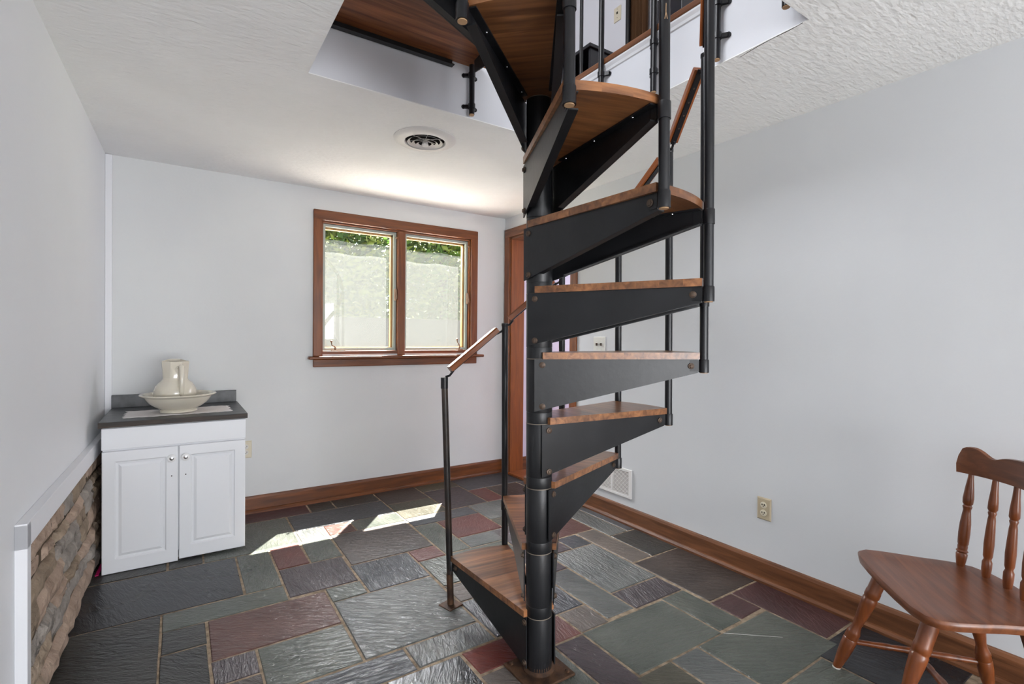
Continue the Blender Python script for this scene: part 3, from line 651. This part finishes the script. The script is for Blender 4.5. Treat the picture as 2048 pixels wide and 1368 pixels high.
# ------------------------------------------------------------------ cabinet, worktop, wash set
CX0, CX1, CY0, CY1 = -.345, .340, 3.435, YB-.022
cab = empty('base_cabinet', ((CX0+CX1)/2, (CY0+CY1)/2, 0)); tag(cab, 'white two-door base cabinet with raised panels in the left back corner', 'cabinet')
cl = cab.location
def cpart(o): o.parent = cab; o.matrix_parent_inverse = Matrix.Translation(-Vector(cl)); return o
cpart(MB().box(CX0+.004,CX1-.004,CY0+.02,CY1,.06,.792).box(CX0+.02,CX1-.02,CY0+.07,CY1,.0,.06).build('body', M_cabw))
cpart(box('false_drawer_front', (CX0, CY0, .672), (CX1, CY0+.019, .788), M_cabw, None, .003))
def cdoor(x0, x1, kx, z0):
    z1 = .662
    d = MB()
    def ring(xa, xb, za, zb, y): return [(xa,y,za),(xb,y,za),(xb,y,zb),(xa,y,zb)]
    yb, yfr = CY0+.019, CY0; ix = .055; it = .072
    R = [ring(x0,x1,z0,z1,yb), ring(x0,x1,z0,z1,yfr+.003), ring(x0+.003,x1-.003,z0+.003,z1-.003,yfr), ring(x0+ix,x1-ix,z0+it,z1-ix,yfr), ring(x0+ix+.006,x1-ix-.006,z0+it+.006,z1-ix-.006,yfr+.006),
         ring(x0+ix+.016,x1-ix-.016,z0+it+.016,z1-ix-.016,yfr+.007), ring(x0+ix+.03,x1-ix-.03,z0+it+.03,z1-ix-.03,yfr+.0005)]
    vs = [p for r_ in R for p in r_]; fs = [(0,1,2,3)]
    for i in range(len(R)-1):
        for j in range(4): k_ = (j+1)%4; fs.append((i*4+j,i*4+k_,(i+1)*4+k_,(i+1)*4+j))
    e = (len(R)-1)*4; fs.append((e,e+1,e+2,e+3))
    o = cpart(d.add(vs, fs).build('door', M_cabw))
    def kp(q): q.parent = o; return q
    rx = (math.pi/2,0,0)
    kp(MB().lathe([(.006,0),(.006,.006),(.021,.008),(.0215,.013),(.015,.017)],24).build('knob', M_knobw, None, True, (kx,CY0,.596), rx))
    kp(MB().lathe([(.0105,.0165),(.0105,.019),(.006,.021)],20).build('knob_insert', M_knob, None, True, (kx,CY0,.596), rx))
    kp(MB().cyl((kx,CY0+.001,.494),(kx,CY0-.0006,.494),.0035,10).build('screw_hole', M_dark, None, True))
    return o
d1 = cdoor(CX0+.002, -.0025, -.033, .003); d2 = cdoor(.0025, CX1-.002, .034, .012)
wt = empty('worktop', (0, 3.75, .794)); tag(wt, 'dark grey laminate worktop with short backsplash on the white cabinet', 'worktop')
def wkpart(o): o.parent = wt; o.matrix_parent_inverse = Matrix.Translation((0,-3.75,-.794)); return o
wkpart(box('slab', (CX0-.012, CY0-.012, .794), (CX1+.008, CY1, .824), M_counter, None, .002))
wkpart(box('front_edge', (CX0-.012, CY0-.016, .7945), (CX1+.008, CY0-.012, .8225), M_cedge))
wkpart(box('backsplash', (CX0-.012, CY1-.019, .824), (CX1-.0, CY1, .905), M_counter, None, .002))
# cloth
vs = []; fs = []; nx, ny = 30, 14
for i in range(nx+1):
    for j in range(ny+1):
        x = -.262+.535*i/nx; y = 3.535+.30*j/ny
        if j in (0,ny): y += .006*math.sin(i*2.1)
        if i in (0,nx): x += .008*math.sin(j*1.7)
        vs.append((x,y+.03*(x),.8255+.0012*math.sin(x*40)*math.sin(y*33)))
for i in range(nx):
    for j in range(ny): a = i*(ny+1)+j; fs.append((a,a+ny+1,a+ny+2,a+1))
cloth = MB().add(vs, fs).build('table_runner', M_cloth, None, True); tag(cloth, 'white linen runner lying under the wash basin', 'cloth')
sm = cloth.modifiers.new('thick', 'SOLIDIFY'); sm.thickness = .0015; sm.offset = 1
BX, BY, BZ = 0.0, 3.668, .8285
prof = [(.085,.0),(.097,.002),(.099,.012),(.092,.018),(.122,.034),(.15,.055),(.168,.078),(.175,.092),(.196,.099),(.2,.104),(.196,.109),(.183,.108),(.168,.097),(.158,.078),(.14,.055),(.11,.034),(.06,.026),(.0,.025)]
bas = MB().lathe(prof, 64, False); bas.f.append(tuple(range(63,-1,-1)))
basin = bas.build('wash_basin', M_ceram, None, True, (BX,BY,BZ)); basin.scale = (.99,.99,1.02)
tag(basin, 'wide cream ironstone wash basin on the white runner', 'basin')
# pitcher: round body, straight faceted neck, handle towards the viewer
pit = empty('pitcher', (BX-.018, BY, BZ+.028)); pit.rotation_euler = (0,0,math.radians(4)); tag(pit, 'cream ironstone water pitcher standing in the wash basin', 'pitcher')
prof = [(.0,0),(.058,.0),(.066,.004),(.07,.012),(.09,.03),(.106,.055),(.111,.082),(.109,.105),(.101,.127),(.087,.147),(.072,.161),(.0655,.172),(.066,.182),(.068,.21),(.071,.245),(.074,.275)]
n = 48; vs = []; fs = []
def pr(r, zz, a):
    if zz > .168:
        t = min(1,(zz-.168)/.03); oct_ = math.cos(math.pi/8)/math.cos(((a+math.pi/8)%(math.pi/4))-math.pi/8); r = r*(1-t+t*oct_*1.02)
    z2 = zz
    if zz > .24: z2 += (zz-.24)/.035*(.012*max(0,math.cos(a-math.pi/2))**4*1.2+.006*abs(math.sin(2*a))*.6)
    if zz > .22 : r *= 1+.16*((zz-.22)/.055)*max(0,math.cos(a-math.pi/2))**6
    return Vector((r*math.cos(a), r*math.sin(a), z2))
rings = prof+[(.07,.275),(.066,.262),(.06,.2),(.058,.17),(.09,.12),(.095,.08),(.06,.02),(.0,.015)]
for r,zz in rings:
    for i in range(n): vs.append(pr(r, zz, 2*math.pi*i/n))
for j in range(len(rings)-1):
    for i in range(n): k_ = (i+1)%n; fs.append((j*n+i,j*n+k_,(j+1)*n+k_,(j+1)*n+i))
MB().add(vs, fs).build('body', M_ceram, pit, True)
hp = [(.022,-.064,.243),(.024,-.082,.252),(.025,-.102,.247),(.025,-.114,.225),(.025,-.119,.19),(.0245,-.121,.15),(.024,-.119,.115),(.024,-.112,.085),(.024,-.106,.072)]
MB().tubepath(hp, [.008,.012,.0145,.0135,.0125,.012,.0118,.011,.006], 14).build('handle', M_ceram, pit, True)
MB().tubepath([(.022,-.07,.245),(.008,-.078,.247),(-.001,-.074,.238)], [.007,.006,.003], 10).build('thumb_scroll', M_ceram, pit, True)
# pink strip on the floor by the cabinet
pk = MB().bar((0,-.075,.0),(.008,.075,.006),.016,.004).build('pink_strip', M_pink, None, False, (-.363,3.515,.006), bevel=.001); tag(pk, 'bright magenta strip on the floor between cabinet and stone', 'strip')
# ------------------------------------------------------------------ chair
FC = Vector((2.076,.747)); fang = math.atan2(.74,-.67)-math.pi/2
chair = empty('wooden_chair', (FC.x, FC.y, 0), fang); tag(chair, 'reddish brown wooden chair with turned spindle back against the right wall', 'chair')
SZ = .46
out = [(.0,.012),(.10,.010),(.19,.004),(.245,-.012),(.268,-.045),(.268,-.09),(.258,-.15),(.243,-.22),(.236,-.28),(.226,-.33),(.2,-.372),(.15,-.402),(.08,-.418),(.0,-.423)]
out = out+[(-x,y) for x,y in reversed(out[1:-1])]
n = len(out); vs = []
cen = Vector((0,-.2))
lay = [(.94,-.034),(.985,-.028),(1.0,-.016),(1.0,-.008),(.985,-.001),(.95,0)]
for s,zz in lay: vs += [(cen.x+(x-cen.x)*s, cen.y+(y-cen.y)*s, SZ+zz) for x,y in out]
fs = [tuple(range(n-1,-1,-1))]
for j in range(len(lay)-1):
    for i in range(n): k_ = (i+1)%n; fs.append((j*n+i,j*n+k_,(j+1)*n+k_,(j+1)*n+i))
# saddle-shaped top
for s,zz in ((.75,-.006),(.45,-.011),(.15,-.011)):
    b0 = len(vs)-n; vs += [(cen.x+(x-cen.x)*s, cen.y+(y-cen.y)*s, SZ+zz) for x,y in out]
    for i in range(n): k_ = (i+1)%n; fs.append((b0+i,b0+k_,b0+n+k_,b0+n+i))
fs.append(tuple(range(len(vs)-n,len(vs))))
MB().add(vs, fs).build('seat', M_seat, chair, True)
legp = [(.013,0),(.015,.02),(.0185,.09),(.021,.13),(.0205,.135),(.0215,.145),(.024,.22),(.0245,.29),(.0225,.3),(.024,.31),(.0225,.345),(.024,.355),(.021,.375),(.016,.42),(.0165,.46),(.021,.55),(.0245,.66),(.025,.70),(.0235,.705),(.0235,.72),(.0255,.727),(.0255,.77),(.024,.78),(.0245,.9),(.019,1.0)]
LT = {'fr':((.165,-.075),(.205,.07)),'fl':((-.165,-.075),(-.205,.07)),'br':((.14,-.33),(.185,-.425)),'bl':((-.14,-.33),(-.185,-.425))}
ft = {}
for kx,(tp,bt) in LT.items():
    a = Vector((bt[0],bt[1],.003)); b = Vector((tp[0],tp[1],SZ-.03)); ft[kx] = (a,b)
    lg = MB().turned(a, b, legp, 20).build('leg', M_chair, chair, True)
    MB().cyl((a.x,a.y,.0),(a.x,a.y,.004),.0145,16).build('glide', M_wplate, lg, True)
sp = [(.008,0),(.0095,.03),(.0105,.2),(.0125,.27),(.0125,.3),(.0105,.33),(.012,.42),(.0145,.5),(.012,.58),(.0105,.67),(.0125,.7),(.0125,.73),(.0105,.8),(.0095,.97),(.008,1)]
def at(kx, t): return ft[kx][0].lerp(ft[kx][1], t)
for kx in ('r','l'): MB().turned(at('f'+kx,.27), at('b'+kx,.27), sp, 16).build('stretcher', M_chair, chair, True)
mr_ = (at('fr',.27)+at('br',.27))/2; ml_ = (at('fl',.27)+at('bl',.27))/2
MB().turned(mr_, ml_, sp, 16).build('stretcher', M_chair, chair, True)
spi = [(.011,0),(.0125,.02),(.0165,.1),(.0175,.14),(.0145,.155),(.0185,.17),(.0145,.185),(.0155,.22),(.0145,.235),(.0165,.25),(.0175,.36),(.0165,.46),(.0125,.57),(.0115,.6),(.0145,.635),(.0115,.65),(.0155,.67),(.0165,.72),(.0135,.82),(.0085,.94),(.0085,1)]
spn = [(.0105,0),(.0125,.03),(.0145,.1),(.0145,.16),(.0105,.19),(.0135,.22),(.015,.34),(.0135,.46),(.0115,.58),(.0098,.62),(.0125,.65),(.0105,.665),(.0145,.69),(.014,.76),(.0105,.88),(.0085,1)]
XS = [.2,.12,.04,-.04,-.12,-.2]
yb_ = lambda x: -.388+.055*(x/.2)**2
yt_ = lambda x: -.40+.045*(x/.2)**2
for x in XS:
    MB().turned((x,yb_(x),SZ-.008), (x*1.03,yt_(x)-.012,.812), spi if abs(x) > .15 else spn, 18).build('spindle', M_chair, chair, True)
# crest rail, scalloped top, curved in plan
vs = []; fs = []; nn = 40
for i in range(nn+1):
    x = -.245+.49*i/nn; ax_ = abs(x); yc = yt_(x*.97)-.012
    top = .888+.016*math.exp(-((ax_-.205)/.045)**2)+.010*math.exp(-(x/.09)**2)-.014*math.exp(-((ax_-.135)/.03)**2)
    bot = .800+.006*(1-(x/.245)**2)
    if ax_ > .225: top -= .03*((ax_-.225)/.02)**2
    vs += [(x,yc-.010,bot),(x,yc+.010,bot),(x,yc+.011,(bot+top)/2),(x,yc+.008-.004,top-.002),(x,yc-.004-.004,top),(x,yc-.013,(bot+top)/2)]
for i in range(nn):
    for j in range(6): k_ = (j+1)%6; fs.append((i*6+j,i*6+k_,(i+1)*6+k_,(i+1)*6+j))
fs += [tuple(range(5,-1,-1)), tuple(range(nn*6,nn*6+6))]
MB().add(vs, fs).build('crest_rail', M_seat, chair, True)
# ------------------------------------------------------------------ ceiling vent, register, outlets, switches
cv = empty('ceiling_vent', (1.183, 2.715, ZC)); tag(cv, 'round white ceiling air vent with concentric rings', 'vent')
MB().lathe([(.178,0),(.178,-.004),(.165,-.012),(.13,-.02),(.118,-.02),(.112,-.012),(.112,-.001)],64,False).build('flange', M_vent, cv, True)
MB().cyl((0,0,-.003),(0,0,-.0015),.115,48).build('throat', M_dark, cv, True)
for r,zt in ((.094,-.022),(.069,-.029),(.045,-.035)):
    MB().lathe([(r+.006,zt+.0015),(r+.007,zt),(r-.007,zt+.009),(r-.008,zt+.0095),(r+.005,zt+.0022)],56,False).build('ring', M_vent, cv, True)
MB().lathe([(.012,-.012),(.02,-.034),(.017,-.04),(.004,-.043)],32).build('centre_knob', M_vent, cv, True)
for a in (.3,.3+math.pi/3,.3+2*math.pi/3): MB().bar((-.11*math.cos(a),-.11*math.sin(a),-.0045),(.11*math.cos(a),.11*math.sin(a),-.0045),.002,.002).build('spoke', M_vent, cv)
rg = empty('wall_register', (XR, 2.62, .282)); tag(rg, 'white louvred heating register low on the right wall behind the stairs', 'register')
mb = MB(); y0,y1,z0,z1 = -.185,.185,-.1,.1
for a in ((-.185,-.163,-.1,.1),(.163,.185,-.1,.1),(-.163,.163,-.1,-.08),(-.163,.163,.08,.1),(-.009,.009,-.08,.08)): mb.box(-.014,0,a[0],a[1],a[2],a[3])
mb.build('frame', M_vent, rg, bevel=.002)
box('backing', (-.002,-.163,-.08), (-.001,.163,.08), M_dark, rg)
SLAT = MB().add([(-.012,-.077,-.0024),(-.012,.077,-.0024),(-.006,.077,.0004),(-.006,-.077,.0004),(-.012,-.077,-.0004),(-.012,.077,-.0004),(-.006,.077,.0024),(-.006,-.077,.0024)], [(0,1,2,3),(7,6,5,4),(0,4,5,1),(2,6,7,3),(1,5,6,2),(3,7,4,0)]).mesh('slat', M_vent)
for i in range(17):
    for yc in (-.086,.086): link('slat', SLAT, rg, (0,yc,-.074+i*.0092))
def outlet(name, loc, rz, label, m1, m2, w_=.078, h_=.12):
    o = empty(name, loc, rz); tag(o, label, 'outlet')   # faces local -x
    MB().add([(0,-w_/2,-h_/2),(0,w_/2,-h_/2),(0,w_/2,h_/2),(0,-w_/2,h_/2),(-.007,-w_/2+.006,-h_/2+.006),(-.007,w_/2-.006,-h_/2+.006),(-.007,w_/2-.006,h_/2-.006),(-.007,-w_/2+.006,h_/2-.006)], [(0,1,5,4),(1,2,6,5),(2,3,7,6),(3,0,4,7),(4,5,6,7)]).build('cover_plate', m1, o)
    for s in (-1,1):
        f = MB().lathe([(.0175,0),(.0175,.0025),(.0165,.003)],24).build('socket_face', m2, o, True, (-.0068,0,s*.021), (0,-math.pi/2,0))
        for dy in (-.0065,.0065): MB().box(-.0032,.0,-.0013,.0013,-.004,.004).build('slot', M_dark, f, False, (0,0,0)).matrix_local = Matrix.Translation((.003,dy,.0025))@Matrix.Rotation(math.pi/2,4,'Y')
        g = MB().cyl((0,0,0),(0,0,.0006),.0024,10).build('ground_hole', M_dark, f, True, (-.0075,0,.0028))
    MB().cyl((0,0,0),(0,0,.001),.003,10).build('screw', m1, o, True, (-.007,0,0), (0,-math.pi/2,0))
    return o
outlet('wall_outlet', (XR,1.492,.390), 0, 'beige duplex outlet low on the right wall near the chair', M_ivory, M_ivory2)
outlet('wall_outlet', (.405,YB,.466), math.pi/2, 'ivory duplex outlet on the back wall beside the white cabinet', M_ivory2, M_wplate, .078, .125)
sw = empty('light_switch', (XR,2.772,1.245)); tag(sw, 'white double toggle light switch on the right wall behind the stairs', 'switch')
MB().box(-.007,0,-.062,.062,-.062,.062).build('cover_plate', M_wplate, sw, bevel=.003)
for yc in (-.023,.023):
    box('toggle', (-.018,yc-.005,-.004), (-.006,yc+.005,.016), M_bolt, sw, .002)
    for zz in (-.03,.03): MB().cyl((-.0068,yc,zz),(-.008,yc,zz),.0028,10).build('screw', M_steel, sw, True)
# ------------------------------------------------------------------ upstairs things seen through the opening
jk = empty('phone_jack', (3.0,3.0,3.958)); tag(jk, 'ivory jack plate on the upstairs wall seen through the stairwell', 'outlet')
MB().box(-.008,0,-.039,.039,-.059,.059).build('cover_plate', M_ivory2, jk, bevel=.003)
box('jack', (-.010,-.007,.0), (-.007,.007,.018), M_dark, jk)
for zz in (-.03,.04): MB().cyl((-.007,0,zz),(-.009,0,zz),.003,10).build('screw', M_bolt, jk, True)
ns = empty('side_table', (2.5,2.76,Z2)); tag(ns, 'black side table upstairs beyond the railing', 'table')
box('top', (-.17,-.17,.535), (.17,.17,.56), M_blackw, ns, .004)
box('side_panel', (-.15,-.155,.02), (.15,-.135,.535), M_blackw, ns); box('side_panel', (-.15,.135,.02), (.15,.155,.535), M_blackw, ns)
box('back_panel', (.13,-.135,.02), (.145,.135,.535), M_blackw, ns); box('shelf', (-.14,-.135,.25), (.13,.135,.265), M_blackw, ns); box('bottom_shelf', (-.14,-.135,.03), (.13,.135,.045), M_blackw, ns)
cu = MB(); 
pts = [(2.93+.02*math.sin(i*1.05), 2.63+.155*i/28) for i in range(29)]; n = len(pts)
cu.add([(x,y,z_) for z_ in (Z2+.01,4.9) for x,y in pts]+[(x+.006,y,z_) for z_ in (Z2+.01,4.9) for x,y in pts], [(i,i+1,n+i+1,n+i) for i in range(n-1)]+[(2*n+i,3*n+i,3*n+i+1,2*n+i+1) for i in range(n-1)])
cuo = cu.build('curtain', M_curt, None, True); tag(cuo, 'brown pleated curtain upstairs against the white wall', 'curtain')
po = empty('floor_pole', (2.2,2.53,Z2)); tag(po, 'slim black pole standing upstairs in front of the side table', 'pole')
MB().cyl((0,0,.015),(0,0,1.8),.012,16).build('pole', M_tube, po, True); MB().lathe([(.1,0),(.1,.01),(.03,.018),(.012,.03)],24).build('base', M_tube, po, True)
po = empty('floor_pole', (2.90,2.79,Z2)); tag(po, 'thick black pole upstairs beside the brown curtain', 'pole')
MB().cyl((0,0,.015),(0,0,2.2),.019,16).build('pole', M_tube, po, True); MB().lathe([(.06,0),(.06,.01),(.03,.018),(.019,.03)],24).build('base', M_tube, po, True)
bx_ = empty('storage_box', (2.3,1.83,Z2)); tag(bx_, 'black speaker-like box upstairs on a small oak plinth', 'box')
box('plinth', (-.1,-.1,0), (.1,.1,.09), M_boxw, bx_, .004); box('case', (-.09,-.09,.09), (.09,.09,.42), M_blackw, bx_, .006); MB().cyl((-.09,0,.2),(-.094,0,.2),.05,20).build('cone', M_tube, bx_, True)
# ------------------------------------------------------------------ outdoors
struct(box('eave', (-1.5, YB+.13, 2.95), (5, YB+.4, 3.0), M_eave), 'roof overhang outside the window')
struct(box('wall_outer', (-.6, YB+.131, 2.2), (4.6, YB+.15, 2.95), M_eave), 'outer wall above the window')
M_patio = mat('bounce_concrete', lin(186, 181, 174), .9, .1, col2=lin(176, 171, 164), scale=5)
struct(box('bounce_patio', (-3, YB+.16, -.25), (8, 8.6, -.2), M_patio), 'unseen pale patio added to bounce sunlight through the window')  # unseen slab added to bounce sunlight up onto the ceiling
struct(box('ground_outside', (-25, 4.3, -.4), (30, 40, -.25), M_grass), 'lawn outside the window')
# low shed with a pale shingled roof
sh = empty('shed', (6.4, 11.0, -.25)); tag(sh, 'low shed with grey shingled roof outside the right window pane', 'shed')
MB().box(-3.6,3.6,-1.9,1.9,0,1.2).build('wall', mat('shed_siding', (.012, .012, .011, 1), 1, 0), sh)
rf = MB().add([(-3.9,-2.3,1.05),(3.9,-2.3,1.05),(3.9,0,1.95),(-3.9,0,1.95),(-3.9,2.3,1.05),(3.9,2.3,1.05),(-3.9,-2.3,.99),(3.9,-2.3,.99),(3.9,0,1.89),(-3.9,0,1.89),(-3.9,2.3,.99),(3.9,2.3,.99)], [(0,1,2,3),(3,2,5,4),(6,9,8,7),(9,10,11,8),(0,6,7,1),(4,5,11,10),(0,3,9,6),(3,4,10,9),(1,7,8,2),(2,8,11,5)]).build('roof', M_roofx, sh)
for x,y in ((-.6,-1.0),(.2,-1.75)):
    zz = 1.05+(y+2.3)*.3913
    MB().box(-.3,.3,-.25,.25,0,.05).build('skylight', M_skyl, rf, False, (x,y,zz), (math.atan(.3913),0,0))
random.seed(5)
def tree(x, y, hgt, rad, mi, label):
    t = empty('tree', (x,y,-.25)); tag(t, label, 'tree', 'trees outside the window')
    MB().turned((0,0,0),(random.uniform(-.2,.2),0,hgt*.8),[(.22,0),(.16,.3),(.08,1)],10).build('trunk', M_bark, t, True)
    for q in range(2):
        vs = []; fs = []
        for i in range(5200):
            while True:
                p = Vector((random.uniform(-1,1),random.uniform(-1,1),random.uniform(-1,1)))
                if .35 < p.length < 1: break
            c_ = Vector((p.x*rad,p.y*rad*.7,hgt*.55+p.z*hgt*.5)); s_ = random.uniform(.09,.2)
            a = Vector((random.uniform(-1,1),random.uniform(-1,1),random.uniform(-.6,.6))).normalized(); b = a.orthogonal().normalized()
            o_ = len(vs); vs += [c_-a*s_,c_+b*s_*.45,c_+a*s_,c_-b*s_*.45]; fs.append((o_,o_+1,o_+2,o_+3))
        me = bpy.data.meshes.new('foliage'); me.from_pydata([tuple(v) for v in vs],[],fs); me.materials.append(M_leaf[(mi+q)%3]); me.update()
        tag(link('foliage', me, t), kind='stuff')
tree(-.2, 12.4, 6.4, 1.7, 0, 'leafy green tree outside, beyond the left edge of the window')
tree(3.4, 15.0, 7.4, 2.0, 1, 'yellow green tree outside, behind the left window pane')
tree(7.6, 15.6, 8.0, 2.1, 0, 'bright green tree outside, behind the right window pane')
tree(11.9, 16.2, 8.0, 2.1, 2, 'deep green tree outside, at the right edge of the window')
tree(5.6, 20.0, 9.5, 2.4, 2, 'tall dark green tree outside, between the nearer trees')
tree(10.6, 21.0, 10.0, 2.4, 1, 'tall pale green tree outside, far behind the right pane')
tree(.6, 19.0, 9.0, 2.4, 2, 'tall deep green tree outside, far behind the left pane')
